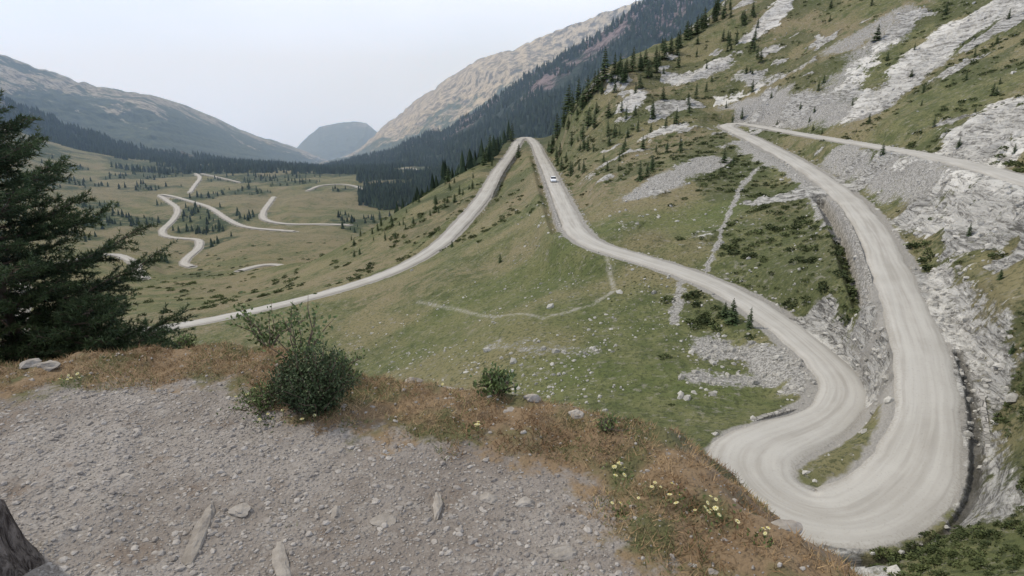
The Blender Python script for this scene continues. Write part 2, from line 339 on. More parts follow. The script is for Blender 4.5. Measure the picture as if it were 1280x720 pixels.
gcol=m.mix(m.math('MULTIPLY',m.attr('wood'),m.ss(m.noise(.12,4,.7),.36,.5)),gcol,(.035,.05,.022))
gr=m.mix(m.ss(m.noise(3.5,5,.85),.38,.62),(.12,.115,.105),(.4,.385,.36))
sf=m.ss(m.math('MULTIPLY_ADD',m.attr('scree'),.5,m.math('MULTIPLY_ADD',n3,.5,m.math('MULTIPLY',nb,.5))),.7,.86)
col=m.mix(sf,gcol,gr)
vf=m.ss(m.math('MULTIPLY_ADD',m.attr('verge'),.8,m.math('MULTIPLY',n3,.5)),.5,.8)
col=m.mix(vf,col,m.mix(n4,(.2,.185,.165),(.36,.345,.32)))
mv=m.mapv((.3,.3,1.8),(.3,.5,.4))
rk=m.noise(1.1,6,.78,1.2,mv)
rcol=m.mix(m.ss(rk,.38,.58),(.11,.105,.095),(.48,.465,.435))
rf=m.ss(m.math('MULTIPLY_ADD',m.attr('rock'),.6,m.math('MULTIPLY_ADD',nb,.6,m.math('MULTIPLY',n2,.35))),.8,.92)
col=m.mix(rf,col,rcol)
slf=m.ss(m.math('MULTIPLY_ADD',m.attr('slab'),.5,m.math('MULTIPLY',nb,.7)),.61,.69)
r2=m.noise(.5,6,.8,2.,mv)
col=m.mix(slf,col,m.mix(m.ss(r2,.37,.54),(.17,.16,.145),(.56,.54,.5)))
col=m.mix(m.math('MULTIPLY',m.attr('trail'),m.math('MULTIPLY',m.ss(n3,.35,.6),.8)),col,(.34,.32,.28))
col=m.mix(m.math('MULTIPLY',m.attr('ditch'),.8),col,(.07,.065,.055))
bh=m.math('ADD',m.math('MULTIPLY',n3,.5),m.math('MULTIPLY',rk,m.math('MULTIPLY',m.attr('rock'),1.4)))
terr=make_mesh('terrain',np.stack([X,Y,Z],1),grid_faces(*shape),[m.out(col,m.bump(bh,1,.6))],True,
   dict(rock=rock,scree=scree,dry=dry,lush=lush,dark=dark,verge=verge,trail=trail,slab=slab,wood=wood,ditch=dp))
# ---------- road meshes
m=Mat('gravel_road',.95)
ac=m.attr('across');nn=m.noise(.22,4,.6);nf=m.noise(6,4,.7)
cb=m.N.new('ShaderNodeCombineXYZ');m.L.new(m.math('MULTIPLY',m.attr('along'),.06),cb.inputs[0]);m.L.new(m.math('MULTIPLY',ac,3.2),cb.inputs[1])
st=m.noise(1.6,3,.5,.3,cb.outputs[0])
aa=m.math('ABSOLUTE',ac);tr=m.ss(m.math('ABSOLUTE',m.math('SUBTRACT',aa,.42)),.25,.05)
col=m.mix(m.ss(nn,.3,.7),(.33,.312,.283),(.39,.372,.343))
col=m.mix(m.math('MULTIPLY',m.ss(st,.45,.65),.4),col,(.46,.443,.41))
col=m.mix(m.math('MULTIPLY',m.ss(st,.5,.34),.35),col,(.25,.235,.21))
col=m.mix(m.math('MULTIPLY',tr,.3),col,(.45,.435,.405))
col=m.mix(m.math('MULTIPLY',m.ss(m.math('MULTIPLY_ADD',nf,.6,aa),1.05,1.35),.7),col,(.24,.22,.19))
col=m.mix(m.math('MULTIPLY',m.ss(nf,.55,.7),.35),col,(.24,.225,.2))
rm=m.out(col,m.bump(nf,.4,.04))
names=['gravel_road']+['valley_road']*8
for (pts,hw,step),c,nm in zip(roads,RC,names):
    t,nrm=frame(c)
    ks=np.linspace(-1,1,9)
    wid=roadwid(c) if nm=='gravel_road' else np.full(len(c),hw)
    ar=np.arange(len(c))*step
    wl=np.where(ks[None,:]<0,(wid+.6*fbm(ar/2.5,ar*0,4,3))[:,None],(wid+.6*fbm(ar/2.5,ar*0+9,4,3))[:,None])
    V=np.zeros((len(c),9,3));V[:,:,:2]=c[:,None,:2]+nrm[:,None,:]*(wl*ks[None,:])[:,:,None]
    lift=.02+.0004*c[:,1]
    V[:,:,2]=c[:,2][:,None]+lift[:,None]+.06*(1-ks**2)-.22*(np.abs(ks)>.99)
    V[:,:,2]+=.05*(fbm(V[:,:,0],V[:,:,1],2,8))
    make_mesh(nm,V.reshape(-1,3),grid_faces(len(c),9),[rm],True,{'across':np.tile(ks,len(c)),'along':np.repeat(ar,9)})
# ---------- mountains
def mountain(name,crest,foot,mat,N=420,M=110,rib=60,lam=300,cn=6,seed=0):
    cr=np.array(crest,float);fo=np.array(foot,float)
    u=np.linspace(cr[0,0],cr[-1,0],N)
    def wp(a):
        v=np.interp(u,a[:,0],a[:,1]);y=np.interp(u,a[:,0],a[:,2]);s,h=ray(u,v);return np.stack([s*y,y,h*y],1)
    c=wp(cr);f=wp(fo)
    c[:,2]+=cn*2*fbm(c[:,0]/lam*3,c[:,1]*0,6,seed)+cn*.6*fbm(c[:,0]/lam*30,c[:,1]*0,3,seed)
    k=np.linspace(0,1,M)[:,None,None]
    G=f[None]*(1-k)+c[None]*k
    kk=k[:,:,0];env=np.sin(np.pi*np.clip(kk,0,1)**.8)
    r=ridged(G[:,:,0]/lam+.5*kk,kk*1.3+G[:,:,0]*0,5,seed+3)
    G[:,:,1]-=rib*(r-.5)*env*3.2;G[:,:,2]+=rib*.5*(r-.5)*env+cn*1.6*fbm(G[:,:,0]/lam*5,kk*10,5,seed+9)*env
    B=[]
    for j in range(1,8):
        b=c.copy();b[:,1]+=j*lam*.5;b[:,2]-=j*lam*.25;B.append(b)
    G=np.concatenate([G,np.array(B)])
    kf=np.concatenate([np.repeat(np.linspace(0,1,M),N),np.ones(7*N)])
    make_mesh(name,G.reshape(-1,3),grid_faces(M+7,N),[mat],True,{'k':kf})
    return G[:M]
def mtnmat(name,lo,hi,rockc,thr,scale,wsp=2.2):
    m=Mat(name,.95);nb=m.noise(scale,6,.7);nf=m.noise(scale*9,5,.75)
    fc=m.mix(m.ss(nf,.4,.6),lo,hi)
    t=m.ss(m.math('ADD',m.attr('k'),m.math('MULTIPLY',m.math('SUBTRACT',nb,.5),wsp)),thr-.05,thr+.08)
    rc=m.mix(m.ss(nf,.42,.56),tuple(x*.25 for x in rockc),rockc)
    return m.out(m.mix(t,fc,rc),m.bump(nf,1,14))
mA=mtnmat('forest_slope',(.016,.027,.021),(.038,.057,.038),(.24,.19,.19),.86,.006)
mA2=mtnmat('forest_slope_left',(.02,.034,.027),(.045,.065,.045),(.16,.15,.13),1.0,.006)
mB=mtnmat('sunlit_slope',(.035,.058,.034),(.11,.12,.065),(.46,.4,.3),.48,.003)
mC=mtnmat('hazy_hill',(.03,.05,.042),(.07,.09,.07),(.24,.23,.21),1.1,.002)
mD=mtnmat('left_slope',(.022,.04,.03),(.07,.09,.056),(.38,.35,.29),.78,.0045,3.4)
M2=mountain('mountain',[(395,212,1900),(440,203,1900),(500,184,1800),(560,160,1700),(620,122,1600),(680,82,1500),(740,46,1450),(790,12,1400),(830,-8,1400),(900,-45,1400),(1050,-90,1300)],
 [(395,224,1300),(440,235,1100),(500,255,950),(560,265,850),(620,265,800),(680,265,780),(1050,265,780)],mA,seed=1,rib=55,lam=260,cn=12)
mountain('mountain',[(415,203,5000),(445,188,4800),(480,158,4500),(520,128,4300),(560,99,4000),(600,74,3800),(640,58,3600),(680,43,3500),(720,29,3400),(770,14,3300),(800,3,3200),(850,-15,3200),(950,-50,3200)],
 [(415,215,3300),(500,215,3000),(600,205,2500),(950,200,2500)],mB,seed=12,rib=190,lam=750,cn=34)
mountain('mountain',[(335,203,7000),(370,186,7000),(385,170,7000),(400,159,7000),(425,153,7000),(445,151,7000),(458,154,7000),(470,165,7000),(490,182,7000),(530,203,7000)],
 [(335,218,5500),(530,218,5500)],mC,seed=23,rib=150,lam=700,cn=22,N=200)
mountain('mountain',[(-300,-10,2600),(-100,38,2600),(0,66,2700),(40,82,2800),(80,94,2900),(120,105,3000),(160,112,3100),(190,118,3200),(230,130,3500),(270,146,3900),(300,161,4200),(330,172,4500),(360,181,4800),(390,192,5000),(430,205,5200)],
 [(-300,180,1500),(0,195,1600),(200,205,1900),(430,215,3300)],mD,seed=31,rib=180,lam=600,cn=34)
M6=mountain('mountain',[(-300,70,1500),(0,122,1400),(40,137,1400),(90,158,1400),(140,176,1450),(190,188,1500),(260,198,1600),(330,203,1700),(400,208,1800),(480,216,1800)],
 [(-300,205,950),(0,205,1000),(90,208,1050),(200,214,1200),(480,226,1250)],mA2,seed=44,rib=40,lam=240,cn=10)
# ---------- distant forest
def cone_tree():
    V=[];F=[]
    for (z0,z1,r) in ((.08,.6,.19),(.4,1,.12)):
        b=len(V);V.append((0,0,z1))
        for i in range(5):
            a=i*math.pi*.4+z0*5;V.append((r*math.cos(a),r*math.sin(a),z0))
        for i in range(5):F.append((b,b+1+i,b+1+(i+1)%5))
    return np.array(V),np.array(F)
ctV,ctF=cone_tree()
pos=[];hg=[]
for G,cnt,sd,th in ((M2,15000,3,-.14),(M6,10000,5,-.12)):
    r=rng.integers(0,G.shape[0]-1,cnt);c=rng.integers(0,G.shape[1]-1,cnt);fa=rng.random((cnt,1));fb=rng.random((cnt,1))
    p=G[r,c]*(1-fa)*(1-fb)+G[r+1,c]*fa*(1-fb)+G[r,c+1]*(1-fa)*fb+G[r+1,c+1]*fa*fb
    k=fbm(p[:,0]/90,p[:,1]/90,3,sd)>th
    pos.append(p[k]);hg.append(rng.uniform(8,15,k.sum()))
for (s0,s1,y0,y1,cnt,th,wd_) in ((-.62,0.02,980,1500,6000,-.1,0),(-.24,.05,640,1000,5000,-.09,0),(-.75,-.05,400,950,8000,-1,1),(-.2,.0,300,620,700,-.02,0)):
    s=rng.uniform(s0,s1,cnt);y=np.exp(rng.uniform(np.log(y0),np.log(y1),cnt));x=s*y
    k=(fbm(x/70,y/70,3,71)>th)&(samp(Dm,x,y)>5)
    if wd_: k&=(samp(wood,x,y)>.5)&(rng.random(cnt)<.35)
    x=x[k];y=y[k];pos.append(np.stack([x,y,ground(x,y)-.3],1));hg.append(rng.uniform(3,8,len(x)) if wd_ else rng.uniform(6,12,len(x)))
pos=np.concatenate(pos);hgt=np.concatenate(hg)
V,F=scatter(ctV,ctF,pos,np.stack([hgt*1.2,hgt*1.2,hgt],1),rng.uniform(0,6,len(pos)),.12)
fm=Mat('forest_needles');sh=fm.attr('shade')
make_mesh('conifer_forest',V,F,[fm.out(fm.mix(sh,(.013,.023,.015),(.042,.063,.034)))],False,{'shade':np.repeat(rng.random(len(pos)),len(ctV))})
# ---------- hillside conifers
fol_c=foliage('conifer_needles',(.016,.028,.011),(.06,.088,.033));bark=simple('bark',(.1,.075,.055),.9)
cm=[]
for vi in range(5):
    b=MB();b.tube([(0,0,-.05),(0.005,0,.5),(0,0,.97)],[.022,.014,.003],5,1)
    nw=15
    for w_ in range(nw):
        t=w_/(nw-1);z=.1+.86*t**.9;L=(.2*(1-t)**.75+.02)*rng.uniform(.7,1.2)
        nb_=9 if t<.7 else 6
        for q in range(nb_):
            a=q*2*math.pi/nb_+w_*1.3+rng.uniform(-.3,.3);l=L*rng.uniform(.5,1.25);wd=l*.26
            dr=-.35*l+rng.uniform(-.02,.02);ca,sa=math.cos(a),math.sin(a)
            p0=np.array((0,0,z));p1=np.array((ca*l,sa*l,z+dr));mid=p0*.45+p1*.55;pe=np.array((-sa,ca,0))*wd
            b.add([p0,mid+pe+(0,0,-.012),p1,mid-pe+(0,0,-.012),mid+(0,0,.02)],[(0,1,4),(1,2,4),(2,3,4),(3,0,4)],0,rng.random()*.6+.4*(l/.2))
    ob=b.build('conifer_tree',[fol_c,bark]);cm.append(ob.data);bpy.data.objects.remove(ob)
def put_tree(x,y,h):
    o=bpy.data.objects.new('conifer_tree',cm[rng.integers(0,5)]);scene.collection.objects.link(o)
    o.location=(x,y,float(ground(x,y))-.1);wf=rng.uniform(.95,1.6)
    o.scale=(h*wf,h*wf,h);o.rotation_euler=(rng.uniform(-.04,.04),rng.uniform(-.04,.04),rng.uniform(0,6))
TL=[(755,105,38),(768,98,26),(790,92,30),(735,128,30),(722,132,32),(710,140,34),(697,150,32),(742,118,26),(820,85,24),(830,78,24),(612,200,30),(640,182,22),(560,228,20),(520,248,18),(530,245,16),(895,22,26),(800,228,26),(735,160,24),(845,155,20),(915,412,36),(935,420,32),(905,405,24),(810,100,22),(780,110,24),(728,175,20),(760,170,20),(700,175,20),(690,168,24),(870,45,22),(850,60,22),(625,330,14),(565,310,10),(740,290,20),(735,285,14),(1100,212,16),(1240,122,16),(1210,300,18),(1250,350,16),(605,208,20),(648,185,18),(680,165,28),(705,150,26),(715,145,28),(728,140,26),(748,115,26),(775,100,24),(500,262,12),(475,275,12),(1265,440,16),(1020,200,12),(860,52,22),(838,70,20),(880,38,24),(800,92,22),(815,150,20),(808,225,18),(1095,55,20),(940,390,20),(925,400,20)]
for _ in range(140):
    u=rng.uniform(685,950);v0=max(15,150-(u-690)*.62);TL.append((u,v0+(215-v0)*rng.random()**1.6,rng.uniform(8,20)))
for _ in range(45):
    u=rng.uniform(430,615);TL.append((u,rng.uniform(0,35)+262-(u-500)*.6,rng.uniform(6,13)))
for _ in range(36): TL.append((rng.uniform(930,1280),rng.uniform(5,190),rng.uniform(7,14)))
for u,v,hp_ in TL:
    x,y=hit(u,v)
    if samp(Dm,x,y)<1.5 or y>600: continue
    put_tree(x,y,hp_*y/FP)
# ---------- shrubs mass on slopes
def clump():
    b=MB();n_=70;th=rng.uniform(0,6.28,n_);ph=np.arccos(rng.uniform(0,1,n_));rr=rng.uniform(.55,1,n_)
    p=np.stack([np.cos(th)*np.sin(ph)*rr,np.sin(th)*np.sin(ph)*rr,np.cos(ph)*rr*.8],1)
    b.leaves(p*.8,p+rng.normal(size=(n_,3))*.6,.42,.14,0,.5,True);return b.arrays()
VV=[];FF=[];SS=[];o=0
cl=[clump() for _ in range(4)]
def cand(s0,s1,y0,y1,cnt):
    s=rng.uniform(s0,s1,cnt);y=np.exp(rng.uniform(math.log(y0),math.log(y1),cnt));return s*y,y
for (s0,s1,y0,y1,cnt,mode,r0,r1) in ((.08,1.0,50,330,11000,'h',.2,.9),(-.35,.35,55,130,1900,'m',.06,.24),(-.3,.1,150,300,1700,'l',.3,1.0),(.62,.95,24,50,2200,'h',.1,.4),(-.7,-.1,170,450,1600,'l',.5,1.6)):
    x,y=cand(s0,s1,y0,y1,cnt)
    dk_=samp(dark,x,y);nz=fbm(x/6,y/6,3,111)
    k=(samp(Dm,x,y)>.7+r1*.8)&(samp(rock,x,y)<.6)&(samp(scree,x,y)<.4)&(samp(lush,x,y)<.35)
    if mode=='h': k&=(nz*.8+.3*dk_+rng.random(cnt)*.18>.18)&((x/y>.25)|(y>130))
    elif mode=='m': k&=(nz>.1)
    else: k&=(nz>.1)
    x=x[k];y=y[k];z=ground(x,y);r=r0+(r1-r0)*rng.random(len(x))**1.5
    for ci in range(4):
        q=np.arange(len(x))%4==ci
        V,F=scatter(*cl[ci],np.stack([x[q],y[q],z[q]-.05],1),np.stack([r[q]*1.2,r[q]*1.2,r[q]*.8],1),rng.uniform(0,6,q.sum()))
        VV.append(V);FF.append(F+o);o+=len(V);SS.append(np.repeat(rng.random(q.sum()),len(cl[ci][0])))
make_mesh('hillside_shrubs',np.concatenate(VV),np.concatenate(FF),[foliage('shrub_leaves',(.03,.042,.015),(.11,.13,.05),.8,.5)],False,{'shade':np.concatenate(SS)})
# ---------- boulders
rk_m=stone('boulder_stone',(.2,.19,.17),(.5,.48,.44))
pp=[];ss_=[]
for (s0,s1,y0,y1,cnt,mode,r0,r1) in ((-.3,.5,45,120,4600,'m',.05,.28),(.1,.95,40,230,9000,'s',.08,.45),(.0,.95,40,250,3000,'h',.1,.5)):
    x,y=cand(s0,s1,y0,y1,cnt);D_=samp(Dm,x,y)
    if mode=='m': k=(D_>.3)&(fbm(x/7,y/7,3,121)>.03)
    elif mode=='s': k=(D_>.1)&((samp(scree,x,y)>.35)|(samp(rock,x,y)>.5))
    else: k=(D_>.3)&(fbm(x/9,y/9,3,131)>.12)
    x=x[k];y=y[k];pp.append(np.stack([x,y,ground(x,y)],1));ss_.append(r0+(r1-r0)*rng.random(len(x))**3)
c=RC[0];ii=rng.integers(40,len(c)-300,2200);t=np.gradient(c[:,:2],axis=0);t/=np.linalg.norm(t,axis=1)[:,None]
of=(2.4+rng.random(len(ii))*1.4)*rng.choice([-1,1],len(ii));x=c[ii,0]-t[ii,1]*of;y=c[ii,1]+t[ii,0]*of
k=samp(Dm,x,y)>.15;hpd=np.hypot(x-hpC[0],y-hpC[1])<13;k&=~hpd|(samp(Dm,x,y)>1.1);x=x[k];y=y[k]
pp.append(np.stack([x,y,ground(x,y)],1));ss_.append(.07+.25*rng.random(len(x))**3)
for u,v,r in ((688,384,.6),(642,455,.7),(640,465,.4),(515,338,.5),(680,440,.5),(705,442,.4),(695,440,.6),(1180,655,.5),(1120,716,.4),(610,440,.5)):
    x,y=hit(u,v);pp.append(np.array([[x,y,float(ground(x,y))]]));ss_.append([r])
rocks('boulders',np.concatenate(pp),np.concatenate(ss_),rk_m,.8)
# ---------- foreground ledge
EDGE=np.array([(-12,4.5),(-8,4.3),(-5,4.0),(-3.3,3.85),(-2.44,4.17),(-1.6,4.15),(-.92,3.65),(-.4,3.45),(0,3.37),(.45,3.15),(.79,2.97),(.86,2.64),(.93,2.33),(1.08,2.13),(1.16,1.95),(1.35,1.4),(1.6,.5),(2,-4)])
POLY=np.vstack([EDGE,[(2,-10),(-12,-10)]])
def edged(x,y):
    d=np.full(np.shape(x),1e9)
    for a,b in zip(EDGE[:-1],EDGE[1:]):
        ab=b-a;t=np.clip(((x-a[0])*ab[0]+(y-a[1])*ab[1])/(ab@ab),0,1);d=np.minimum(d,np.hypot(x-a[0]-t*ab[0],y-a[1]-t*ab[1]))
    ins=np.zeros(np.shape(x),bool)
    for a,b in zip(POLY,np.roll(POLY,-1,0)):
        cnd=(a[1]>y)!=(b[1]>y);xi=a[0]+(y-a[1])*(b[0]-a[0])/(b[1]-a[1]+1e-12);ins^=cnd&(x<xi)
    return np.where(ins,-d,d)
def ledge_z(x,y):
    d=edged(x,y)+.12*fbm(x*2.2,y*2.2,4,201)
    base=-1.66+.05*fbm(x*.9,y*.9,3,202)+.022*fbm(x*6,y*6,3,203)+.01*fbm(x*22,y*22,2,204)
    band=sst(-.75,-.25,d)
    base=base+band*(.04+.07*fbm(x*3.5,y*3.5,3,205)+.06*fbm(x*9,y*9,3,206))
    o=np.maximum(d,0);out=-.75*o-.25*o*o+np.minimum(o,1)*.5*fbm(x*1.5,y*1.5,4,207)
    rb=sst(.1,.2,fbm(x*1.1+y*.5,y*.35,3,208))*(1-band)
    return base+out+rb*.035*ridged(x*7+y,y*2,3,209),d
xs=np.concatenate([np.linspace(-11,-3.6,110)[:-1],np.linspace(-3.6,1.9,300),np.linspace(1.9,4.5,40)[1:]]);ys=np.concatenate([np.linspace(-3,1.5,40)[:-1],np.linspace(1.5,4.6,220),np.linspace(4.6,9.5,70)[1:]])
gx,gy=np.meshgrid(xs,ys);gz,gd=ledge_z(gx,gy)
m=Mat('ledge_path',.95)
a1=m.noise(1.2,4,.6);a2=m.noise(9,5,.7);a3=m.noise(55,4,.7);vo=m.vor(38)
sp3=m.N.new('ShaderNodeSeparateXYZ');m.L.new(vo.outputs['Color'],sp3.inputs[0])
pc=m.mix(m.ss(a1,.35,.65),(.19,.163,.14),(.285,.258,.234))
pc=m.mix(m.math('MULTIPLY',m.ss(a2,.5,.7),.6),pc,(.345,.32,.29))
pc=m.mix(m.math('MULTIPLY',m.ss(a3,.5,.65),.6),pc,(.12,.102,.088))
pc=m.mix(m.math('MULTIPLY',m.ss(vo.outputs['Distance'],.33,.15),m.ss(a2,.4,.6)),pc,m.mix(sp3.outputs[0],(.21,.19,.172),(.4,.376,.347)))
pc=m.mix(m.math('MULTIPLY',m.ss(m.noise(3,4,.7),.56,.68),.55),pc,(.155,.115,.085))
gb=m.mix(a2,(.135,.09,.052),(.27,.195,.12));gb=m.mix(m.math('MULTIPLY',m.ss(m.noise(2.5,4),.48,.62),.75),gb,(.078,.09,.036))
gf=m.ss(m.math('ADD',m.attr('rim'),m.math('MULTIPLY',m.math('SUBTRACT',a2,.5),.9)),-.66,-.46)
col=m.mix(gf,pc,gb)
hh=m.math('ADD',m.math('MULTIPLY',a3,.5),m.math('ADD',a2,m.math('MULTIPLY',m.ss(vo.outputs['Distance'],.5,.1),.35)))
make_mesh('path_ledge_ground',np.stack([gx,gy,gz],-1).reshape(-1,3),grid_faces(*gx.shape),[m.out(col,m.bump(hh,.9,.025))],True,{'rim':gd.ravel()})
x=rng.uniform(-4.5,1.6,40000);y=1.4+3*rng.random(40000);z,dd=ledge_z(x,y);k=(dd<.1)&(rng.random(len(x))<np.where(dd>-.6,.15,1));x,y,z,dd=x[k],y[k],z[k],dd[k]
sz=.0025+.014*rng.random(len(x))**7+.003*rng.random(len(x))
pm=stone('pebble_stone',(.145,.125,.11),(.41,.378,.343),40,.003)
rocks('gravel',np.stack([x,y,z+.001],1),sz,pm,.6)
x=rng.uniform(-3.6,1.3,80);y=rng.uniform(1.6,4,80);z,dd=ledge_z(x,y);k=dd<-.05;rocks('path_stones',np.stack([x,y,z-.004],1)[k],(.014+.024*rng.random(80)**2)[k],stone('path_stone',(.19,.165,.145),(.36,.33,.3),30,.004),.4)
def pl(u,v,z=-1.66):
    s,h=ray(u,v);yy=z/h;return s*yy,yy
sm=stone('slab_stone',(.18,.158,.135),(.38,.345,.305),14,.02)
for (u,v,lx,ly,ang) in ((252,665,.04,.19,.15),(350,700,.03,.12,.5),(547,630,.02,.1,.1),(480,650,.06,.05,0),(655,628,.05,.03,.4),(610,622,.05,.03,-.3),(705,690,.06,.03,.2),(62,466,.08,.05,0),(38,464,.06,.05,.5),(560,486,.16,.04,-.3),(590,490,.1,.04,-.4),(665,512,.06,.04,0),(515,484,.07,.04,0),(300,640,.04,.05,.3),(980,655,.07,.05,.5),(720,527,.05,.04,.1),(420,640,.03,.05,.3),(160,600,.03,.02,0)):
    x0,y0=pl(u,v);z0=float(ledge_z(np.array(x0),np.array(y0))[0])
    rim_=v<530
    b=MB();V=ICO*(1+rng.uniform(-.3,.3,(12,1)))
    for lev in range(2):
        e={};Vl=list(V);Fl=[]
        def mid(i,j):
            kk=(min(i,j),max(i,j))
            if kk not in e: e[kk]=len(Vl);Vl.append((Vl[i]+Vl[j])/2*(1.08-.05*lev)*(1+rng.uniform(-.2,.2)*(1-.45*lev)))
            return e[kk]
        for f in (ICF if lev==0 else F1):
            p_,q_,r_=mid(f[0],f[1]),mid(f[1],f[2]),mid(f[2],f[0]);Fl+=[(f[0],p_,r_),(f[1],q_,p_),(f[2],r_,q_),(p_,q_,r_)]
        V=np.array(Vl);F1=Fl
    V=V*(lx,ly,.04 if rim_ else .018);ca,sa=math.cos(ang),math.sin(ang)
    V=np.stack([V[:,0]*ca-V[:,1]*sa,V[:,0]*sa+V[:,1]*ca,V[:,2]],1)+(x0,y0,z0)
    b.add(V,F1,0,rng.random());b.build('embedded_rock',[sm])
def grass(name,cnt,x0,x1,y0,y1,dlo,dhi,L0,L1,mat,thr=-.5,lean=.6,wd=.0022):
    x=rng.uniform(x0,x1,cnt);y=rng.uniform(y0,y1,cnt);z,d=ledge_z(x,y)
    d2=d+.5*fbm(x*3,y*3,3,221);k=(d2>dlo)&(d<dhi)&(fbm(x*5,y*5,3,231)>thr);x,y,z=x[k],y[k],z[k];n_=len(x)
    b=MB();dr=np.stack([rng.normal(size=n_)*lean,rng.normal(size=n_)*lean,np.full(n_,1.)],1)
    b.leaves(np.stack([x,y,z-.003],1),dr,rng.uniform(L0,L1,n_),wd,0,np.clip(.5+1.6*fbm(x*2.5,y*2.5,3,241)+rng.normal(size=n_)*.2,0,1))
    b.build(name,[mat])
gm=foliage('dry_grass_blades',(.15,.085,.042),(.41,.295,.165),.8,6)
gg=foliage('green_grass_blades',(.05,.062,.02),(.16,.18,.07),.8,6)
grass('dry_grass',130000,-4.6,1.7,1.5,4.9,-.5,.45,.015,.06,gm,-.14,1.0)
grass('green_grass',60000,-4.6,1.7,1.5,4.9,-.55,.5,.015,.06,gg,.06,.9)
grass('green_grass',9000,-4.6,1.2,1.5,4.2,-1.5,-.3,.01,.03,gg,.22,1.0)
# ---------- foreground shrub, sapling, plants, flowers
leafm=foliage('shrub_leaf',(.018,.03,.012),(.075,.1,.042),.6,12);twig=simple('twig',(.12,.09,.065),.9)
def shrub(name,u,v,yy,w,h,nst,nl,ll,mats,up=.9,spread=1,gz_=None):
    s,_=ray(u,v);x0=s*yy;z0=float(ledge_z(np.array(x0),np.array(yy))[0]) if gz_ is None else gz_;b=MB();LP=[];LD=[]
    for i in range(nst):
        a=rng.uniform(0,6.28);r=rng.random()**.6*w*spread;hh=h*(1-.45*(r/w)**2)*rng.uniform(.55,1.05)
        e=np.array((math.cos(a)*r,math.sin(a)*r,hh));m1=np.array((e[0]*.35,e[1]*.35,hh*.5))+rng.normal(size=3)*.02
        p=np.array([(0,0,-.03),m1,e*.85+rng.normal(size=3)*.012,e])+(x0,yy,z0)
        b.tube(p,[.006,.004,.0025,.001],4,1)
        t=.25+.75*rng.random(nl);pt=np.stack([np.interp(t,[0,.5,.85,1],p[:,j]) for j in range(3)],1)+rng.normal(size=(nl,3))*w*.1
        LP.append(pt);LD.append(rng.normal(size=(nl,3))*.8+(0,0,up))
    LP=np.concatenate(LP);LD=np.concatenate(LD);n_=len(LP)
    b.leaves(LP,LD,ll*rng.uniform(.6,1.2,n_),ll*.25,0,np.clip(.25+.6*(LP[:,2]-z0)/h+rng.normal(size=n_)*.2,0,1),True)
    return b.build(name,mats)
shrub('leafy_shrub',396,510,3.2,.23,.4,110,110,.019,[leafm,twig])
shrub('leafy_shrub',372,512,3.25,.16,.3,50,80,.019,[leafm,twig])
sapm=foliage('sapling_leaf',(.05,.075,.02),(.15,.19,.07),.6,12)
shrub('sapling',378,470,3.75,.26,.66,12,34,.036,[sapm,twig],.4,1.1)
shrub('sapling',335,440,4.3,.28,.48,12,34,.038,[sapm,twig],.4,1.1)
shrub('green_plant',622,497,3.4,.14,.16,34,30,.03,[sapm,twig],1.2)
shrub('green_plant',240,440,4.2,.1,.14,16,20,.025,[sapm,twig],1.2)
shrub('green_plant',425,480,3.6,.2,.17,30,30,.025,[sapm,twig],1.2)
shrub('green_plant',330,505,3.3,.22,.12,34,26,.02,[sapm,twig],1.2)
shrub('green_plant',760,545,2.95,.1,.08,16,16,.018,[sapm,twig],1.2)
fpet=simple('cream_petal',(.75,.7,.42),.6);fy=simple('flower_centre',(.6,.45,.08),.6)
for (u,v,nf_,w_) in ((340,522,5,.035),(395,520,9,.05),(775,590,7,.03),(838,628,7,.035),(880,640,6,.045),(895,655,4,.03),(90,478,7,.05),(592,540,5,.03),(312,496,4,.03),(778,640,3,.02),(560,478,3,.03),(950,684,3,.02)):
    x0,y0=pl(u,v+6);b=MB()
    for i in range(nf_):
        x=x0+rng.normal()*w_;y=y0+rng.normal()*w_;z=float(ledge_z(np.array(x),np.array(y))[0]);hf=rng.uniform(.02,.05)
        b.tube([(x,y,z-.005),(x+.003,y,z+hf*.5),(x,y,z+hf)],[.0012,.001,.001],4,2)
        npet=9;r=rng.uniform(.006,.011);tilt=rng.normal(size=2)*.3
        an=np.arange(npet)*2*math.pi/npet
        def pz(rr,a,dz): return np.stack([x+rr*np.cos(a),y+rr*np.sin(a),z+hf+dz+rr*(np.cos(a)*tilt[0]+np.sin(a)*tilt[1])],1)
        Vp=np.concatenate([[[x,y,z+hf]],pz(r,an-.22,.002),pz(r,an+.22,.002),pz(r*1.15,an,.0)])
        b.add(Vp,[(0,1+j,1+2*npet+j) for j in range(npet)]+[(0,1+2*npet+j,1+npet+j) for j in range(npet)],0)
        b.add(ICO*(.35*r,.35*r,.25*r)+(x,y,z+hf+.003),ICF,1)
    n_=40;q=np.stack([x0+rng.normal(size=n_)*w_*1.2,y0+rng.normal(size=n_)*w_*1.2,np.zeros(n_)],1);q[:,2]=ledge_z(q[:,0],q[:,1])[0]
    b.leaves(q,rng.normal(size=(n_,3))*.8+(0,0,.7),.02,.005,2,.5,True);b.build('wildflower',[fpet,fy,sapm])
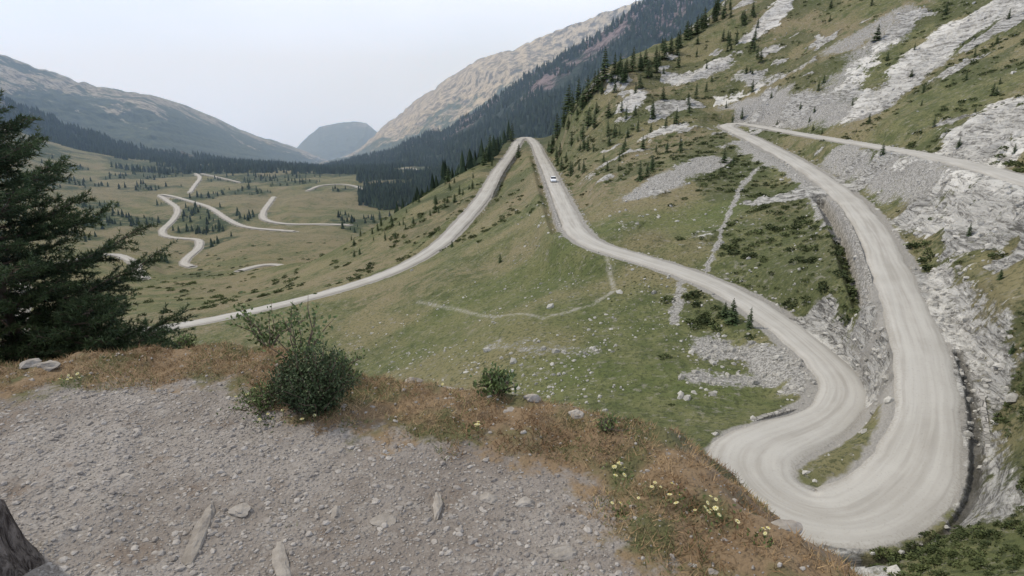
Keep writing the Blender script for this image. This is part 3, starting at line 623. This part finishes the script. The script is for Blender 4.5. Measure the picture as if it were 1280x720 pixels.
# stump bottom left
x0,y0=-1.9,1.97;z0=-1.68;b=MB();k_=30;R=[]
for j,tz in enumerate(np.linspace(0,1,16)):
    an=np.arange(k_)*2*math.pi/k_
    r=.14*(1-.25*tz)*(1+.3*ridged(np.cos(an)*1.5+4,np.sin(an)*1.5+tz*.4,4,7)+.1*np.sin(an*3+1))*.85+.05*(1-tz)**3
    hgt_=.18*tz*(1+(.5*np.sin(an*1+2.2)+.6*ridged(np.cos(an)*2+4,np.sin(an)*2,4,9))*tz)
    R.append(np.stack([x0+r*np.cos(an)-.03*tz,y0+r*np.sin(an),z0+hgt_],1))
R.append(np.stack([x0-.03+.06*np.cos(an),y0+.06*np.sin(an),z0+hgt_*.8],1));R.append(np.repeat([[x0-.03,y0,z0+.12]],k_,0))
R=np.array(R);i=np.arange(len(R)-1)[:,None]*k_;j=np.arange(k_)[None];q=np.stack([i+j,i+(j+1)%k_,i+k_+(j+1)%k_,i+k_+j],-1).reshape(-1,4)
b.add(R,np.concatenate([q[:,[0,1,2]],q[:,[0,2,3]]]))
m=Mat('weathered_wood',.9);mv=m.mapv((14,14,2));nw_=m.noise(3,5,.75,1,mv)
b.build('weathered_stump',[m.out(m.mix(m.ss(nw_,.35,.65),(.03,.022,.018),(.2,.17,.145)),m.bump(nw_,1,.03))])
# ---------- large pines at left
def pine(name,x0,y0,h,rad,nl,lean=(0,0),low=.05,kN=9):
    z0=float(ground(x0,y0));
    b=MB();tp=np.array([(x0+lean[0]*t,y0+lean[1]*t,z0-.3+(h+.3)*t)+np.array((.06*math.sin(5*t),.05*math.cos(4*t),0)) for t in np.linspace(0,1,12)])
    b.tube(tp,np.linspace(.11,.012,12)*h/6,9,1)
    TP=[];TD=[];TS=[]
    for i in range(nl):
        t=low+(1-low)*(i+.5)/nl;t=min(.985,t+rng.uniform(-.01,.01));base=np.array([np.interp(t,np.linspace(0,1,12),tp[:,j]) for j in range(3)])
        a=i*2.39996+rng.uniform(-.4,.4);L=rad*((1-t)**.65*.95+.13)*rng.uniform(.6,1.15)
        o_=np.array((math.cos(a),math.sin(a),0));n_=7;tt=np.linspace(0,1,n_)
        droop=rng.uniform(-.28,.05)*(1-t);pts=base+o_*(L*tt)[:,None]+np.outer(L*(droop*tt+(.32)*tt**2.2),(0,0,1))+np.cumsum(rng.normal(size=(n_,3))*.018*L,0)
        b.tube(pts,np.linspace(.024,.004,n_)*(.5+L/rad*.6),5,1)
        ns=int(9+L*12)
        for j in range(ns):
            q=.15+.85*(j+rng.random())/ns;bp=np.array([np.interp(q,tt,pts[:,c_]) for c_ in range(3)])
            sd=1 if j%2 else -1;pe=np.array((-o_[1],o_[0],0))*sd
            dr=pe*rng.uniform(.5,1)+o_*rng.uniform(.4,1)+np.array((0,0,rng.uniform(-.15,.55)));dr/=np.linalg.norm(dr)
            l=L*rng.uniform(.16,.34)*(1.25-q*.7)+.07
            e=bp+dr*l;b.tube([bp,(bp+e)/2+(0,0,-.01),e],[.006,.004,.002],3,1)
            nt_=max(3,int(l/.04));f=np.linspace(.15,1,nt_)[:,None]
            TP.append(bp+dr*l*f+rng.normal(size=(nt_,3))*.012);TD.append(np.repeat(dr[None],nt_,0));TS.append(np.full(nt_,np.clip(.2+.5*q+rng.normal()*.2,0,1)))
    TP=np.concatenate(TP);TD=np.concatenate(TD);TS=np.concatenate(TS)
    p=np.repeat(TP,kN,0);d_=np.repeat(TD,kN,0)*.8+rng.normal(size=p.shape)*.65+(0,0,.15)
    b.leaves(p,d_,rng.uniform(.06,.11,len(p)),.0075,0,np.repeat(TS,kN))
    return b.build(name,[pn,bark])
pn=foliage('pine_needles',(.016,.028,.012),(.07,.1,.038),.6,5)
pine('pine_tree',-8.3,10,6.15,2.75,140)
pine('pine_tree',-6.6,9.3,2.9,1.75,66,(.2,0))
pine('pine_tree',-5.5,9.0,2.0,1.25,42,(.1,0))
pine('pine_tree',-4.75,8.6,1.35,.8,26,(.1,0))
pine('pine_tree',-8.0,8.8,2.9,1.7,55,(-.2,0))
# ---------- car
pm_=simple('white_car_paint',(.75,.76,.77),.3);gl=simple('car_glass',(.02,.025,.03),.1);ty=simple('tyre_rubber',(.02,.02,.02),.9);lt=simple('head_lamp',(.6,.6,.58),.2)
b=MB()
def loft(b,secs,mat):
    R=[]
    for (x,w_,z0_,z1_,in_) in secs:
        R.append([(x,-w_,z0_),(x,-w_*1.0,(z0_+z1_)*.5),(x,-w_*in_,z1_),(x,0,z1_+.02),(x,w_*in_,z1_),(x,w_,(z0_+z1_)*.5),(x,w_,z0_)])
    R=np.array(R,float);k=7;ns=len(R);i=np.arange(ns-1)[:,None]*k;j=np.arange(k)[None];q=np.stack([i+j,i+k+j,i+k+(j+1)%k,i+(j+1)%k],-1).reshape(-1,4)
    F=np.concatenate([q[:,[0,1,2]],q[:,[0,2,3]],[(0,j_,j_+1) for j_ in range(1,6)],[((ns-1)*k,(ns-1)*k+j_+1,(ns-1)*k+j_) for j_ in range(1,6)]])
    b.add(R,F,mat)
loft(b,[(-2.1,.72,.35,.8,.9),(-2.0,.82,.25,.92,.92),(-1.2,.86,.22,.96,.94),(0,.87,.22,.96,.94),(1.1,.86,.22,.95,.92),(1.8,.82,.24,.82,.9),(2.08,.7,.32,.66,.9)],0)
loft(b,[(-1.85,.74,.93,.98,.95),(-1.5,.72,.93,1.38,.86),(-.9,.73,.94,1.46,.84),(.1,.73,.94,1.46,.84),(1.15,.74,.92,.97,.95)],1)
loft(b,[(-1.5,.63,1.39,1.42,.9),(-.9,.63,1.47,1.5,.9),(.1,.62,1.47,1.5,.9),(.3,.6,1.41,1.44,.9)],0)
for xx in (-1.3,1.3):
    for yy in (-.8,.8):
        b.tube([(xx,yy-.1,.32),(xx,yy+.1,.32)],[.32,.32],14,2);an=np.arange(14)*2*math.pi/14;ys_=yy+.105*np.sign(yy)
        b.add(np.vstack([[xx,ys_+.01*np.sign(yy),.32],np.stack([xx+.22*np.cos(an),an*0+ys_,.32+.22*np.sin(an)],1)]),[(0,1+i_,1+(i_+1)%14) for i_ in range(14)],3)
for yy in (-.55,.55): b.add(ICO*(.06,.16,.07)+(2.0,yy,.62),ICF,3)
car=b.build('car',[pm_,gl,ty,lt])
i=road_idx((692,228,188));c=RC[0];t=c[i-2]-c[i+2];car.location=(c[i][0],c[i][1],c[i][2]+.15);car.rotation_euler=(0,0,math.atan2(t[1],t[0]))
# ---------- valley haze (real scattering air mass filling the valley)
bpy.ops.mesh.primitive_cube_add(size=1,location=(0,5250,0));hz=bpy.context.object;hz.name='haze';hz.scale=(24000,9900,1300)
hm=bpy.data.materials.new('haze');hm.use_nodes=True;nt=hm.node_tree;nt.nodes.clear()
o=nt.nodes.new('ShaderNodeOutputMaterial');vs=nt.nodes.new('ShaderNodeVolumeScatter');vs.inputs['Color'].default_value=(.5,.7,1,1);vs.inputs['Density'].default_value=.0002
nt.links.new(vs.outputs[0],o.inputs['Volume']);hz.data.materials.append(hm)
# ---------- camera / light / world
cam=bpy.data.cameras.new('camera');cam.lens=22.5;cam.sensor_width=36;cam.clip_end=60000;cam.clip_start=.05
co=bpy.data.objects.new('camera',cam);scene.collection.objects.link(co);co.rotation_euler=(math.pi/2-PITCH,0,0);scene.camera=co
w=bpy.data.worlds.new('World');scene.world=w;w.use_nodes=True;nt=w.node_tree
bg=nt.nodes['Background'];sk=nt.nodes.new('ShaderNodeTexSky');sk.sky_type='NISHITA';sk.sun_disc=False
EL=math.radians(48);AZ=math.radians(-75)
sk.sun_elevation=EL;sk.sun_rotation=AZ;sk.altitude=1800;sk.dust_density=1.0
tc=nt.nodes.new('ShaderNodeTexCoord');mp=nt.nodes.new('ShaderNodeMapping');mp.inputs['Scale'].default_value=(1,1,4)
nz=nt.nodes.new('ShaderNodeTexNoise');nz.inputs['Scale'].default_value=2.6;nz.inputs['Detail'].default_value=5
nt.links.new(tc.outputs['Generated'],mp.inputs[0]);nt.links.new(mp.outputs[0],nz.inputs['Vector'])
def rg(a,b,c_,d_):
    r_=nt.nodes.new('ShaderNodeMapRange');r_.inputs[1].default_value=a;r_.inputs[2].default_value=b;r_.inputs[3].default_value=c_;r_.inputs[4].default_value=d_;return r_
mr=rg(.35,.65,.78,.98);nt.links.new(nz.outputs['Fac'],mr.inputs[0])
sx=nt.nodes.new('ShaderNodeSeparateXYZ');nt.links.new(tc.outputs['Generated'],sx.inputs[0])
# horizon air is a brighter, bluer band than the milky sky above it; overhead the sky calms down again
e1=rg(-.05,.14,0,1);nt.links.new(sx.outputs[2],e1.inputs[0])
e2=rg(.2,.5,0,1);nt.links.new(sx.outputs[2],e2.inputs[0])
cg=nt.nodes.new('ShaderNodeMix');cg.data_type='RGBA';cg.inputs[6].default_value=(8.6,12.5,24.0,1);cg.inputs[7].default_value=(10.6,12.2,15.5,1);nt.links.new(e1.outputs[0],cg.inputs[0])
c2=nt.nodes.new('ShaderNodeMix');c2.data_type='RGBA';c2.inputs[7].default_value=(7.9,8.4,9.2,1);nt.links.new(cg.outputs[2],c2.inputs[6]);nt.links.new(e2.outputs[0],c2.inputs[0])
mx=nt.nodes.new('ShaderNodeMix');mx.data_type='RGBA';nt.links.new(c2.outputs[2],mx.inputs[7])
nt.links.new(mr.outputs[0],mx.inputs[0]);nt.links.new(sk.outputs[0],mx.inputs[6]);nt.links.new(mx.outputs[2],bg.inputs[0]);bg.inputs[1].default_value=.105
sl=bpy.data.lights.new('sun','SUN');sl.energy=2.7;sl.angle=math.radians(3);sl.color=(1,.92,.78)
so=bpy.data.objects.new('sun',sl);scene.collection.objects.link(so)
d=Vector((math.sin(AZ)*math.cos(EL),math.cos(AZ)*math.cos(EL),math.sin(EL)))
so.rotation_euler=d.to_track_quat('Z','Y').to_euler()
scene.view_settings.view_transform='Standard';scene.view_settings.look='None'
